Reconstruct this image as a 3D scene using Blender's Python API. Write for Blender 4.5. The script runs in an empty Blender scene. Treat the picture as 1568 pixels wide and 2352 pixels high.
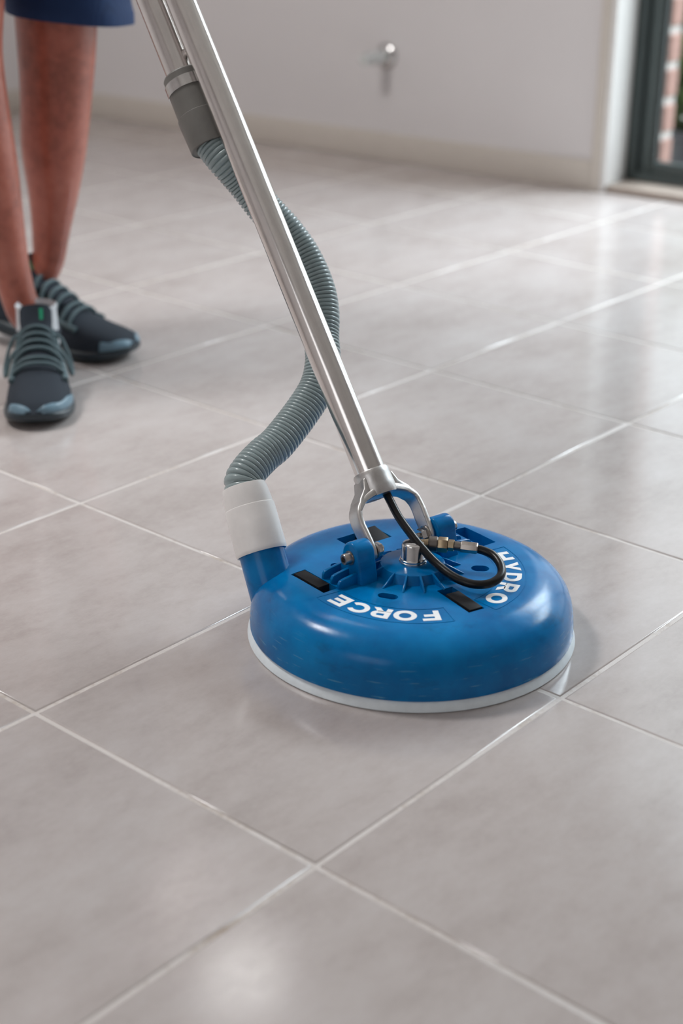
import bpy, bmesh, math, random
import numpy as np
from mathutils import Matrix, Vector
random.seed(7)
rng = np.random.default_rng(7)
SC = bpy.context.scene
COL = SC.collection
PI = math.pi

# ------------------------------------------------------------------ camera
cam_d = bpy.data.cameras.new('camera')
cam = bpy.data.objects.new('camera', cam_d)
COL.objects.link(cam)
SC.camera = cam
cam_d.sensor_fit = 'VERTICAL'
cam_d.sensor_height = 36.0
cam_d.lens = 53.98
cam_d.clip_start = 0.02
cam.matrix_world = Matrix(((0.6552, 0.2967, -0.6948, -0.8572),
                           (-0.7554, 0.2689, -0.5975, -1.1635),
                           (0.0096, 0.9163, 0.4003, 0.8518),
                           (0, 0, 0, 1)))
cam_d.dof.use_dof = True
cam_d.dof.focus_distance = 1.80
cam_d.dof.aperture_fstop = 2.9

# ------------------------------------------------------------------ world, exposure
W = bpy.data.worlds.new('overcast_sky')
SC.world = W
W.use_nodes = True
wn, wl = W.node_tree.nodes, W.node_tree.links
wn.clear()
wo = wn.new('ShaderNodeOutputWorld')
bg = wn.new('ShaderNodeBackground')
bg.inputs['Color'].default_value = (0.90, 0.95, 1.0, 1)
bg.inputs['Strength'].default_value = 2.0
wl.new(bg.outputs[0], wo.inputs[0])

SC.view_settings.view_transform = 'Standard'
SC.view_settings.look = 'None'
SC.view_settings.gamma = 1.0
SC.view_settings.use_curve_mapping = False
SC.view_settings.exposure = 0.0

# room frame: origin at the wall end beside the door, s along that wall, n into the room
P0 = Vector((2.7084, 0.9911, 0.0))
DS = Vector((-0.07479, 0.9972, 0.0))
DN = Vector((-0.9972, -0.07479, 0.0))
S0, S1, N1, CEIL = -4.2, 2.15, 5.2, 2.5
def rm(s, n, z=0.0):
    p = P0 + DS * s + DN * n
    return (p.x, p.y, z)

def area_light(name, loc, target, sx, sy, power, color):
    l = bpy.data.lights.new(name, 'AREA')
    l.shape = 'RECTANGLE'
    l.size, l.size_y = sx, sy
    l.energy = power
    l.color = color
    o = bpy.data.objects.new(name, l)
    o.location = loc
    d = Vector(target) - Vector(loc)
    o.rotation_euler = d.to_track_quat('-Z', 'Y').to_euler()
    COL.objects.link(o)
    return o
# added fill from behind the camera; the solid wall there has no opening
area_light('rear_fill', rm(-1.2, N1 - 0.03, 1.5), rm(-1.2, 0, 1.2), 1.5, 1.1, 7, (0.97, 0.98, 1.0))
# open sky above the patio, beyond the glass door
area_light('daylight_patio_sky', rm(-1.7, -1.7, 3.3), rm(-1.0, 0.9, 0.0), 4.0, 2.2, 510, (0.86, 0.95, 1.03))

# ------------------------------------------------------------------ helpers
def tag(o, label=None, cat=None, group=None, kind=None):
    if label: o['label'] = label
    if cat: o['category'] = cat
    if group: o['group'] = group
    if kind: o['kind'] = kind
    return o

def link(name, me, mat=None, parent=None, kind=None):
    o = bpy.data.objects.new(name, me)
    if mat is not None and len(me.materials) == 0:
        me.materials.append(mat)
    COL.objects.link(o)
    if parent is not None:
        o.parent = parent
    if kind: o['kind'] = kind
    return o

def root_off(parent):
    v = Vector((0, 0, 0))
    while parent is not None:
        v += parent.location
        parent = parent.parent
    return v

def mk(name, vf, mat, parent=None, smooth=True, kind=None, bevel=0.0, seg=2, sub=0, autosmooth=None):
    """one mesh object from (verts, faces) given in world coordinates"""
    verts, faces = vf
    off = root_off(parent)
    me = bpy.data.meshes.new(name)
    me.from_pydata([tuple(Vector(v) - off) for v in verts], [], [tuple(f) for f in faces])
    bm = bmesh.new(); bm.from_mesh(me)
    bmesh.ops.remove_doubles(bm, verts=bm.verts, dist=1e-6)
    bmesh.ops.recalc_face_normals(bm, faces=bm.faces)
    if bevel > 0:
        ed = [e for e in bm.edges if len(e.link_faces) == 2 and e.calc_face_angle(0) > 0.5]
        bmesh.ops.bevel(bm, geom=ed, offset=bevel, segments=seg, affect='EDGES', profile=0.5, clamp_overlap=True)
    bm.to_mesh(me); bm.free()
    me.shade_smooth() if smooth else me.shade_flat()
    o = link(name, me, mat, parent, kind)
    if smooth:
        try:
            me.set_sharp_from_angle(angle=math.radians(autosmooth if autosmooth else 40))
        except Exception:
            pass
    if sub:
        m = o.modifiers.new('sub', 'SUBSURF'); m.levels = sub; m.render_levels = sub
    return o

def empty(name, loc):
    o = bpy.data.objects.new(name, None)
    o.location = loc
    COL.objects.link(o)
    return o

def join(*parts):
    V, F = [], []
    for v, f in parts:
        k = len(V)
        V += [tuple(x) for x in v]
        F += [tuple(i + k for i in q) for q in f]
    return V, F

def box(c0, c1):
    (x0, y0, z0), (x1, y1, z1) = c0, c1
    v = [(x0, y0, z0), (x1, y0, z0), (x1, y1, z0), (x0, y1, z0), (x0, y0, z1), (x1, y0, z1), (x1, y1, z1), (x0, y1, z1)]
    f = [(0, 3, 2, 1), (4, 5, 6, 7), (0, 1, 5, 4), (1, 2, 6, 5), (2, 3, 7, 6), (3, 0, 4, 7)]
    return v, f

def xf(vf, fn):
    return [tuple(fn(*v)) for v in vf[0]], vf[1]

def rbox(s0, s1, n0, n1, z0, z1):
    return xf(box((s0, n0, z0), (s1, n1, z1)), rm)

def frame_of(d, up=Vector((0, 0, 1))):
    d = Vector(d).normalized()
    if abs(d.dot(up)) > 0.98:
        up = Vector((1, 0, 0))
    a = d.cross(up).normalized()
    b = a.cross(d).normalized()
    return d, a, b

def lathe(prof, origin=(0, 0, 0), axis=(0, 0, 1), seg=48, closed=False):
    """profile of (radius, height) turned about an axis"""
    d, a, b = frame_of(axis)
    o = Vector(origin)
    V, F, rings = [], [], []
    for r, h in prof:
        if r < 1e-6:
            rings.append([len(V)]); V.append(tuple(o + d * h))
        else:
            rings.append(list(range(len(V), len(V) + seg)))
            for k in range(seg):
                t = 2 * PI * k / seg
                V.append(tuple(o + d * h + (a * math.cos(t) + b * math.sin(t)) * r))
    def bridge(A, B):
        if len(A) == 1 and len(B) == 1: return
        for k in range(seg):
            k2 = (k + 1) % seg
            if len(A) == 1: F.append((A[0], B[k], B[k2]))
            elif len(B) == 1: F.append((A[k], A[k2], B[0]))
            else: F.append((A[k], A[k2], B[k2], B[k]))
    for A, B in zip(rings, rings[1:]): bridge(A, B)
    if closed: bridge(rings[-1], rings[0])
    return V, F

def spline(pts, n):
    """Catmull-Rom through pts, n samples evenly spaced by length"""
    P = np.array(pts, float)
    P = np.vstack([2 * P[0] - P[1], P, 2 * P[-1] - P[-2]])
    out = []
    for i in range(1, len(P) - 2):
        p0, p1, p2, p3 = P[i - 1], P[i], P[i + 1], P[i + 2]
        for t in np.linspace(0, 1, 24, endpoint=False):
            out.append(0.5 * (2 * p1 + (p2 - p0) * t + (2 * p0 - 5 * p1 + 4 * p2 - p3) * t ** 2 + (3 * p1 - p0 - 3 * p2 + p3) * t ** 3))
    out.append(P[-2])
    out = np.array(out)
    L = np.r_[0, np.cumsum(np.linalg.norm(np.diff(out, axis=0), axis=1))]
    s = np.linspace(0, L[-1], n)
    return np.stack([np.interp(s, L, out[:, k]) for k in range(3)], 1), L[-1]

def sweep(path, radii, seg=20, cap=True, sec=None, up0=None):
    """tube along a path; sec = list of (x, y) section points scaled by radii, or None for a circle"""
    P = np.array(path, float)
    n = len(P)
    T = np.gradient(P, axis=0)
    T /= np.linalg.norm(T, axis=1)[:, None]
    up = np.array(up0 if up0 is not None else (0, 0, 1.0))
    if abs(T[0] @ up) > 0.95: up = np.array((1.0, 0, 0))
    a = np.cross(T[0], up); a /= np.linalg.norm(a)
    V, F = [], []
    if np.isscalar(radii): radii = [radii] * n
    if sec is None:
        sec = [(math.cos(2 * PI * k / seg), math.sin(2 * PI * k / seg)) for k in range(seg)]
    m = len(sec)
    for i in range(n):
        a = a - T[i] * (a @ T[i]); a /= np.linalg.norm(a)
        b = np.cross(T[i], a)
        for x, y in sec:
            V.append(tuple(P[i] + (a * x + b * y) * radii[i]))
    for i in range(n - 1):
        for k in range(m):
            k2 = (k + 1) % m
            F.append((i * m + k, i * m + k2, (i + 1) * m + k2, (i + 1) * m + k))
    if cap:
        F.append(tuple(range(m - 1, -1, -1)))
        F.append(tuple(range((n - 1) * m, n * m)))
    return V, F

def prism(outline, thick):
    """2D outline (list of (x, y)) extruded 0..thick in z"""
    n = len(outline)
    V = [(x, y, 0) for x, y in outline] + [(x, y, thick) for x, y in outline]
    F = [tuple(range(n - 1, -1, -1)), tuple(range(n, 2 * n))]
    F += [(k, (k + 1) % n, n + (k + 1) % n, n + k) for k in range(n)]
    return V, F

def loft(rings, cap=True, loop=True):
    m = len(rings[0])
    V = [tuple(p) for r in rings for p in r]
    F = []
    for i in range(len(rings) - 1):
        for k in range(m if loop else m - 1):
            k2 = (k + 1) % m
            F.append((i * m + k, i * m + k2, (i + 1) * m + k2, (i + 1) * m + k))
    if cap:
        F.append(tuple(range(m - 1, -1, -1)))
        F.append(tuple(range((len(rings) - 1) * m, len(rings) * m)))
    return V, F

# ------------------------------------------------------------------ materials
def srgb(r, g, b):
    f = lambda c: (c / 255 / 12.92) if c / 255 <= 0.04045 else ((c / 255 + 0.055) / 1.055) ** 2.4
    return (f(r), f(g), f(b), 1.0)

class NT:
    def __init__(s, name):
        s.m = bpy.data.materials.new(name); s.m.use_nodes = True
        s.n, s.l = s.m.node_tree.nodes, s.m.node_tree.links
        s.b = s.n['Principled BSDF']
    def new(s, t, **kw):
        x = s.n.new(t)
        for k, v in kw.items(): setattr(x, k, v)
        return x
    def set(s, **kw):
        for k, v in kw.items(): s.b.inputs[k.replace('_', ' ')].default_value = v
    def noise(s, vec, scale, detail=4, rough=0.55):
        x = s.new('ShaderNodeTexNoise'); x.inputs['Scale'].default_value = scale
        x.inputs['Detail'].default_value = detail; x.inputs['Roughness'].default_value = rough
        if vec is not None: s.l.new(vec, x.inputs['Vector'])
        return x.outputs['Fac']
    def coord(s, kind='Object'):
        return s.new('ShaderNodeTexCoord').outputs[kind]
    def pos(s):
        return s.new('ShaderNodeNewGeometry').outputs['Position']
    def ramp(s, fac, stops):
        r = s.new('ShaderNodeValToRGB')
        e = r.color_ramp.elements
        while len(e) < len(stops): e.new(0.5)
        for el, (p, c) in zip(e, stops):
            el.position = p; el.color = c if len(c) == 4 else (*c, 1)
        s.l.new(fac, r.inputs['Fac'])
        return r.outputs['Color']
    def mix(s, fac, a, b, mode='MIX'):
        x = s.new('ShaderNodeMix', data_type='RGBA', blend_type=mode)
        for k, v in ((0, fac), (6, a), (7, b)):
            if hasattr(v, 'is_linked'): s.l.new(v, x.inputs[k])
            else: x.inputs[k].default_value = v
        return x.outputs[2]
    def math(s, op, a, b=0.0, clamp=False):
        x = s.new('ShaderNodeMath', operation=op); x.use_clamp = clamp
        for k, v in ((0, a), (1, b)):
            if hasattr(v, 'is_linked'): s.l.new(v, x.inputs[k])
            else: x.inputs[k].default_value = v
        return x.outputs[0]
    def mrange(s, v, a, b, c, d):
        x = s.new('ShaderNodeMapRange')
        s.l.new(v, x.inputs[0])
        for k, q in zip((1, 2, 3, 4), (a, b, c, d)): x.inputs[k].default_value = q
        return x.outputs[0]
    def scale(s, vec, sc, rot=(0, 0, 0)):
        x = s.new('ShaderNodeMapping'); x.inputs['Scale'].default_value = sc; x.inputs['Rotation'].default_value = rot
        s.l.new(vec, x.inputs['Vector']); return x.outputs[0]
    def bump(s, h, strength, dist=0.001):
        x = s.new('ShaderNodeBump'); x.inputs['Strength'].default_value = strength; x.inputs['Distance'].default_value = dist
        s.l.new(h, x.inputs['Height']); s.l.new(x.outputs[0], s.b.inputs['Normal'])
    def to(s, out, name): s.l.new(out, s.b.inputs[name])

def plain(name, c, rough=0.5, metal=0.0, var=0.06, nscale=30, bump=0.0, spec=0.5):
    t = NT(name)
    t.set(Roughness=rough, Metallic=metal, Specular_IOR_Level=spec)
    f = t.noise(t.coord(), nscale)
    hi = tuple(min(1, x * (1 + var)) for x in c[:3]) + (1,)
    lo = tuple(x * (1 - var) for x in c[:3]) + (1,)
    t.to(t.ramp(f, [(0.3, lo), (0.7, hi)]), 'Base Color')
    if bump: t.bump(f, bump)
    return t.m

def mat_tile():
    t = NT('porcelain_tile')
    P = t.pos()
    oi = t.new('ShaderNodeObjectInfo')
    sh = t.new('ShaderNodeVectorMath', operation='ADD')
    rv = t.new('ShaderNodeVectorMath', operation='SCALE')
    cb = t.new('ShaderNodeCombineXYZ')
    t.l.new(oi.outputs['Random'], cb.inputs[0]); cb.inputs[1].default_value = 0.37
    t.l.new(cb.outputs[0], rv.inputs[0]); rv.inputs['Scale'].default_value = 23.0
    t.l.new(P, sh.inputs[0]); t.l.new(rv.outputs[0], sh.inputs[1])
    V = sh.outputs[0]
    big = t.noise(t.scale(V, (1, 1.6, 1)), 4.5, 5, 0.6)
    mid = t.noise(t.scale(V, (1, 2.2, 1), (0, 0, 0.5)), 16, 5, 0.65)
    fine = t.noise(t.scale(V, (1, 1.5, 1)), 75, 6, 0.75)
    m = t.math('ADD', t.math('MULTIPLY', big, 0.55), t.math('ADD', t.math('MULTIPLY', mid, 0.25), t.math('MULTIPLY', fine, 0.20)))
    col = t.ramp(m, [(0.35, srgb(172, 162, 158)), (0.50, srgb(188, 179, 176)), (0.65, srgb(198, 191, 189))])
    t.to(col, 'Base Color')
    t.to(t.mrange(t.math('ADD', mid, fine), 0.7, 1.3, 0.10, 0.18), 'Roughness')
    t.set(Specular_IOR_Level=0.55)
    t.bump(t.math('ADD', t.math('MULTIPLY', mid, 0.6), fine), 0.05, 0.0006)
    return t.m

def mat_grout():
    t = NT('grout')
    P = t.pos()
    f = t.noise(P, 5, 4, 0.7); g = t.noise(P, 160, 3, 0.7)
    col = t.ramp(t.math('ADD', t.math('MULTIPLY', f, 0.8), t.math('MULTIPLY', g, 0.2)),
                 [(0.36, srgb(168, 152, 138)), (0.50, srgb(212, 205, 201))])
    t.to(col, 'Base Color'); t.set(Roughness=0.6)
    t.bump(g, 0.4, 0.001)
    return t.m

def mat_blue():
    t = NT('blue_rotomoulded_plastic')
    O = t.coord()
    f1 = t.noise(O, 14, 5, 0.6); f2 = t.noise(O, 220, 4, 0.7)
    base = t.ramp(f1, [(0.30, srgb(0, 96, 158)), (0.50, srgb(0, 113, 178)), (0.72, srgb(0, 130, 196))])
    # grubby smears
    gr = t.noise(t.scale(O, (9, 9, 22)), 1.0, 6, 0.7)
    base = t.mix(t.mrange(gr, 0.56, 0.74, 0, 0.65), base, srgb(0, 58, 88))
    # scuffs that run round the foot of the shell
    sp = t.new('ShaderNodeSeparateXYZ'); t.l.new(O, sp.inputs[0])
    ang = t.math('ARCTAN2', sp.outputs[1], sp.outputs[0])
    cx = t.new('ShaderNodeCombineXYZ'); t.l.new(t.math('MULTIPLY', ang, 5.0), cx.inputs[0])
    t.l.new(t.math('MULTIPLY', sp.outputs[2], 420.0), cx.inputs[1])
    sc = t.noise(cx.outputs[0], 1.0, 3, 0.6)
    low = t.mrange(sp.outputs[2], 0.012, 0.066, 1.0, 0.0)
    wear = t.math('MULTIPLY', t.mrange(sc, 0.63, 0.69, 0, 0.8), low, True)
    base = t.mix(wear, base, srgb(120, 185, 205))
    sp2 = t.noise(O, 420, 2, 0.8)
    base = t.mix(t.mrange(sp2, 0.77, 0.82, 0, 0.35), base, srgb(110, 175, 215))
    t.to(base, 'Base Color')
    t.to(t.mrange(t.math('ADD', f1, f2), 0.7, 1.3, 0.13, 0.26), 'Roughness')
    t.set(Specular_IOR_Level=0.21)
    t.bump(t.math('ADD', t.math('MULTIPLY', f2, 0.5), t.math('MULTIPLY', f1, 1.5)), 0.07, 0.0010)
    return t.m

def mat_steel(name, base, rough, streak_dir=None, scr=0.5):
    t = NT(name)
    O = t.coord()
    t.set(Metallic=1.0)
    if streak_dir is not None:
        q = Vector(streak_dir).to_track_quat('Z', 'Y').inverted().to_euler()
        S = t.scale(O, (1, 1, 1), tuple(q))
        S2 = t.scale(S, (160, 160, 6))
        S3 = t.scale(S, (90, 90, 1.2))
    else:
        S2 = t.scale(O, (130, 130, 130)); S3 = t.scale(O, (60, 60, 60))
    a = t.noise(S2, 1.0, 4, 0.7); b = t.noise(S3, 1.0, 3, 0.6); c = t.noise(O, 45, 5, 0.7)
    m = t.math('ADD', t.math('MULTIPLY', a, 0.4), t.math('ADD', t.math('MULTIPLY', b, 0.35), t.math('MULTIPLY', c, 0.25)))
    dk = tuple(x * 0.86 for x in base[:3]) + (1,)
    t.to(t.ramp(m, [(0.4, dk), (0.6, base)]), 'Base Color')
    t.to(t.mrange(m, 0.35, 0.65, rough * 0.75, rough * 1.35), 'Roughness')
    t.bump(m, scr, 0.0004)
    return t.m

def mat_glass():
    t = NT('window_glass')
    g = t.new('ShaderNodeBsdfGlossy'); g.inputs['Roughness'].default_value = 0.01
    tr = t.new('ShaderNodeBsdfTransparent'); tr.inputs['Color'].default_value = (0.96, 0.98, 0.975, 1)
    fr = t.new('ShaderNodeFresnel'); fr.inputs['IOR'].default_value = 1.45
    mx = t.new('ShaderNodeMixShader')
    ge = t.new('ShaderNodeNewGeometry')
    t.l.new(t.math('MULTIPLY', fr.outputs[0], t.math('SUBTRACT', 1.0, ge.outputs['Backfacing'])), mx.inputs[0]); t.l.new(tr.outputs[0], mx.inputs[1]); t.l.new(g.outputs[0], mx.inputs[2])
    out = [x for x in t.n if x.type == 'OUTPUT_MATERIAL'][0]
    t.l.new(mx.outputs[0], out.inputs[0])
    return t.m

def mat_skin():
    t = NT('sun_reddened_skin')
    O = t.coord()
    f = t.noise(O, 9, 4, 0.6); g = t.noise(O, 60, 4, 0.7)
    m = t.math('ADD', t.math('MULTIPLY', f, 0.7), t.math('MULTIPLY', g, 0.3))
    t.to(t.ramp(m, [(0.36, srgb(132, 70, 54)), (0.50, srgb(168, 92, 74)), (0.66, srgb(186, 112, 94))]), 'Base Color')
    t.set(Roughness=0.34, Specular_IOR_Level=0.6)
    t.bump(g, 0.2, 0.002)
    return t.m

def mat_knit(name, c):
    t = NT(name)
    O = t.coord()
    w = t.new('ShaderNodeTexWave', bands_direction='Y'); w.inputs['Scale'].default_value = 90
    w.inputs['Distortion'].default_value = 1.0
    t.l.new(O, w.inputs['Vector'])
    f = t.noise(O, 40, 3)
    lo = tuple(x * 0.7 for x in c[:3]) + (1,)
    t.to(t.mix(t.math('MULTIPLY', w.outputs['Fac'], f), lo, c), 'Base Color')
    t.set(Roughness=0.85)
    t.bump(w.outputs['Fac'], 0.3, 0.001)
    return t.m

M = dict(
    tile=mat_tile(), grout=mat_grout(), blue=mat_blue(),
    wall=plain('wall_paint', srgb(220, 216, 216), 0.55, var=0.015, nscale=3, bump=0.02),
    trimp=plain('cream_gloss_trim', srgb(206, 198, 189), 0.35, var=0.015),
    white=plain('white_gloss_trim', srgb(232, 230, 228), 0.30, var=0.01),
    sill=plain('sill_tile', srgb(166, 152, 142), 0.4),
    ceil=plain('ceiling_paint', srgb(236, 234, 230), 0.8, var=0.01),
    frame=plain('powder_coated_frame', srgb(66, 76, 76), 0.35, var=0.05),
    framed=plain('frame_gasket', srgb(28, 34, 36), 0.5, var=0.05),
    glass=mat_glass(),
    skirt=plain('white_nylon_glide', srgb(234, 243, 248), 0.35, var=0.05, nscale=60),
    cuff=plain('pale_grey_cuff', srgb(240, 237, 235), 0.33, var=0.07, nscale=24),
    cuffd=plain('dark_grey_cuff', srgb(104, 102, 98), 0.45, var=0.12, nscale=30),
    rubber=plain('black_rubber', srgb(26, 26, 29), 0.6, var=0.2, nscale=80, bump=0.2, spec=0.2),
    hoseg=plain('grey_green_hose', srgb(146, 161, 163), 0.24, var=0.05),
    black=plain('braided_black_hose', srgb(12, 12, 14), 0.30, var=0.2, nscale=400, bump=0.1, spec=0.35),
    brass=mat_steel('aged_brass', (0.42, 0.33, 0.22, 1), 0.30),
    knurl=mat_steel('dark_knurled_steel', (0.20, 0.18, 0.165, 1), 0.38),
    chrome=mat_steel('zinc_plate', (0.66, 0.65, 0.64, 1), 0.16, scr=0.2),
    satin=mat_steel('satin_chrome', (0.84, 0.90, 0.90, 1), 0.24, scr=0.1),
    cast=mat_steel('cast_aluminium', (0.62, 0.605, 0.595, 1), 0.36, scr=0.8),
    steel=mat_steel('polished_tube', (0.74, 0.71, 0.69, 1), 0.15, (0.1287, 0.6055, 0.7854), 0.35),
    bolt=mat_steel('bolt_steel', (0.44, 0.40, 0.37, 1), 0.28),
    letter=plain('white_letter_vinyl', srgb(248, 249, 250), 0.45, var=0.03, nscale=120),
    skin=mat_skin(),
    sock=mat_knit('white_sock', srgb(226, 228, 232)),
    denim=mat_knit('navy_cotton', srgb(28, 58, 104)),
    shirt=mat_knit('grey_cotton', srgb(96, 104, 116)),
    hair=plain('dark_hair', srgb(52, 40, 32), 0.6),
    mesh=mat_knit('charcoal_knit', srgb(38, 48, 60)),
    sole=plain('dark_sole', srgb(40, 51, 58), 0.4),
    lit_bumper=plain('lit_slate_toe_bumper', srgb(110, 138, 154), 0.35),  # toe rubber, with light from the door put into the tone
    lace=plain('slate_lace', srgb(78, 98, 104), 0.6),
    green=plain('green_tab', srgb(20, 150, 110), 0.5),
    brick=plain('pale_pink_brick', srgb(150, 116, 106), 0.85, var=0.15, nscale=40, bump=0.3),
    mortar=plain('mortar', srgb(176, 170, 166), 0.9),
    paving=plain('patio_paving', srgb(168, 166, 160), 0.8, var=0.1, nscale=8),
    leaf=plain('leaf_green', srgb(70, 98, 40), 0.45, var=0.4, nscale=14),
    stem=plain('stem_brown', srgb(84, 66, 46), 0.8),
    pot=plain('charcoal_pot', srgb(62, 66, 74), 0.4),
    soil=plain('potting_soil', srgb(50, 38, 30), 0.95, var=0.3, nscale=60),
)

# ------------------------------------------------------------------ room shell
TS, GAP = 0.40, 0.0046
floor = mk('floor', rbox(S0 - 0.2, S1 + 0.2, -0.14, N1 + 0.2, -0.10, -0.0011), M['grout'], smooth=False, kind='structure')
def tile_mesh():
    h = TS / 2 - GAP / 2
    me = bpy.data.meshes.new('tile')
    bm = bmesh.new()
    r = 0.0018
    lev = [(h, -0.0085), (h, -r), (h - r * 0.35, -r * 0.4), (h - r * 1.3, 0.0)]
    rings = [[bm.verts.new((x * q, y * q, z)) for x, y in ((-1, -1), (1, -1), (1, 1), (-1, 1))] for q, z in lev]
    for A, B in zip(rings, rings[1:]):
        for k in range(4):
            f = bm.faces.new((A[k], A[(k + 1) % 4], B[(k + 1) % 4], B[k])); f.smooth = True
    bm.faces.new(rings[-1])
    bm.faces.new(rings[0][::-1])
    bm.to_mesh(me); bm.free()
    me.materials.append(M['tile'])
    return me
tme = tile_mesh()
for i in range(-9, 8):
    for j in range(-10, 10):
        cx, cy = (i + 0.5) * TS, (j + 0.5) * TS
        d = Vector((cx, cy, 0)) - P0
        s, n = d.dot(DS), d.dot(DN)
        if S0 - 0.15 < s < S1 + 0.2 and -0.12 < n < N1 + 0.15:
            o = bpy.data.objects.new('tile', tme)
            o.location = (cx, cy, float(rng.normal(0, 0.00018)))
            o.rotation_euler = (float(rng.normal(0, 0.0007)), float(rng.normal(0, 0.0007)), 0)
            o.parent = floor
            COL.objects.link(o)

DW = -2.3                        # far end of the sliding door opening
DH = 2.05
T = 0.11
mk('wall_back', join(rbox(0.012, S1 + T, -T, 0, 0, CEIL), rbox(DW, 0.012, -T, 0, DH, CEIL), rbox(S0 - T, DW, -T, 0, 0, CEIL)), M['wall'], smooth=False, kind='structure')
mk('wall_left', rbox(S1, S1 + T, 0.0, N1, 0, CEIL), M['wall'], smooth=False, kind='structure')
mk('wall_front', rbox(S0 - T, S1 + T, N1, N1 + T, 0, CEIL), M['wall'], smooth=False, kind='structure')
mk('wall_right', rbox(S0 - T, S0, 0, N1, 0, CEIL), M['wall'], smooth=False, kind='structure')
wf = empty('added_window_1', rm(-1.2, N1, 0.9)); wf['kind'] = 'structure'  # invented window frame, set round the added rear fill
mk('frame', join(*[rbox(-1.2 + a0, -1.2 + a1, N1 - 0.06, N1, 1.5 + b0, 1.5 + b1) for a0, a1, b0, b1 in ((-0.80, -0.75, -0.60, 0.60), (0.75, 0.80, -0.60, 0.60), (-0.75, 0.75, -0.60, -0.55), (-0.75, 0.75, 0.55, 0.60))]), M['frame'], wf, bevel=0.002)
ceil = mk('ceiling', rbox(S0 - T, S1 + T, -T, N1 + T, CEIL, CEIL + 0.1), M['ceil'], smooth=False, kind='structure')
def ceiling_lamp_or_fill(s, n, size, power, shape):
    c = Vector(rm(s, n, CEIL))
    if shape == 'DISK':
        mk('downlight_ring', lathe([(0.132, -0.001), (0.150, -0.001), (0.150, -0.016), (0.142, -0.020), (0.132, -0.018)], c, (0, 0, 1), 32, closed=True), M['white'], ceil)
    else:
        h = size / 2
        mk('fill_panel_frame', join(*[rbox(s + a0, s + a1, n + b0, n + b1, CEIL - 0.012, CEIL) for a0, a1, b0, b1 in ((-h - .03, -h, -h - .03, h + .03), (h, h + .03, -h - .03, h + .03), (-h, h, -h - .03, -h), (-h, h, h, h + .03))]), M['white'], ceil)
    l = bpy.data.lights.new('ceiling_lamp_or_fill', 'AREA'); l.shape = shape; l.size = size; l.energy = power; l.color = (1.0, 0.985, 0.975)
    o = bpy.data.objects.new('ceiling_lamp_or_fill', l); o.location = rm(s, n, CEIL - 0.004); o.rotation_euler = (0, 0, math.atan2(DS.y, DS.x)); COL.objects.link(o)
ceiling_lamp_or_fill(0.68, 0.74, 0.26, 1.9, 'DISK')
ceiling_lamp_or_fill(0.68, 2.65, 0.50, 41, 'SQUARE')  # added ceiling panel and frame, fill light with no known fitting
mk('baseboard_back', rbox(0.036, S1, 0, 0.013, 0, 0.078), M['trimp'], smooth=True, kind='structure', bevel=0.004)
mk('baseboard_left', rbox(S1 - 0.013, S1, 0.013, N1, 0, 0.078), M['trimp'], smooth=True, kind='structure', bevel=0.004)
mk('trim_1', rbox(0.008, 0.036, 0, 0.016, 0, DH + 0.03), M['trimp'], smooth=True, kind='structure', bevel=0.003)
mk('trim_2', rbox(-0.006, 0.012, -0.128, 0.010, 0, DH), M['white'], smooth=True, kind='structure', bevel=0.002)
mk('sill_1', rbox(DW, -0.006, -0.128, 0.004, 0, 0.018), M['sill'], smooth=True, kind='structure', bevel=0.003)

# sliding door
def glaze(name, s0, s1, z0, z1, n0=-0.19):
    dr = empty(name, rm((s0 + s1) / 2, n0 + 0.03, z0)); dr['kind'] = 'structure'
    fw = 0.03
    mk('frame', join(rbox(s1 - fw, s1, n0, n0 + 0.085, z0, z1), rbox(s0, s0 + fw, n0, n0 + 0.085, z0, z1),
                     rbox(s0 + fw, s1 - fw, n0, n0 + 0.085, z1 - fw, z1), rbox(s0 + fw, s1 - fw, n0, n0 + 0.085, z0, z0 + 0.024)), M['frame'], dr, bevel=0.002)
    mk('gasket', rbox(s1 - fw - 0.009, s1 - fw, n0 + 0.02, n0 + 0.072, z0 + 0.024, z1 - fw), M['framed'], dr)
    mid = s0 + (s1 - s0) * 0.5
    for k, (a, b, off) in enumerate(((mid - 0.03, s1 - fw - 0.009, 0.048), (s0 + fw, mid + 0.03, 0.012))):
        sw = 0.034
        sash = mk('sash', join(rbox(b - sw, b, n0 + off, n0 + off + 0.03, z0 + 0.024, z1 - fw), rbox(a, a + sw, n0 + off, n0 + off + 0.03, z0 + 0.024, z1 - fw),
                        rbox(a + sw, b - sw, n0 + off, n0 + off + 0.03, z0 + 0.024, z0 + 0.054), rbox(a + sw, b - sw, n0 + off, n0 + off + 0.03, z1 - fw - sw, z1 - fw)), M['frame'], dr, bevel=0.0025)
        mk('pane', rbox(a + sw - 0.004, b - sw + 0.004, n0 + off + 0.012, n0 + off + 0.018, z0 + 0.05, z1 - fw - sw + 0.004), M['glass'], sash, smooth=False)
        mk('bead', rbox(b - sw - 0.006, b - sw, n0 + off + 0.018, n0 + off + 0.028, z0 + 0.054, z1 - fw - sw), M['framed'], sash)
    return dr
glaze('door_1', DW, -0.006, 0.018, DH)

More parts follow.
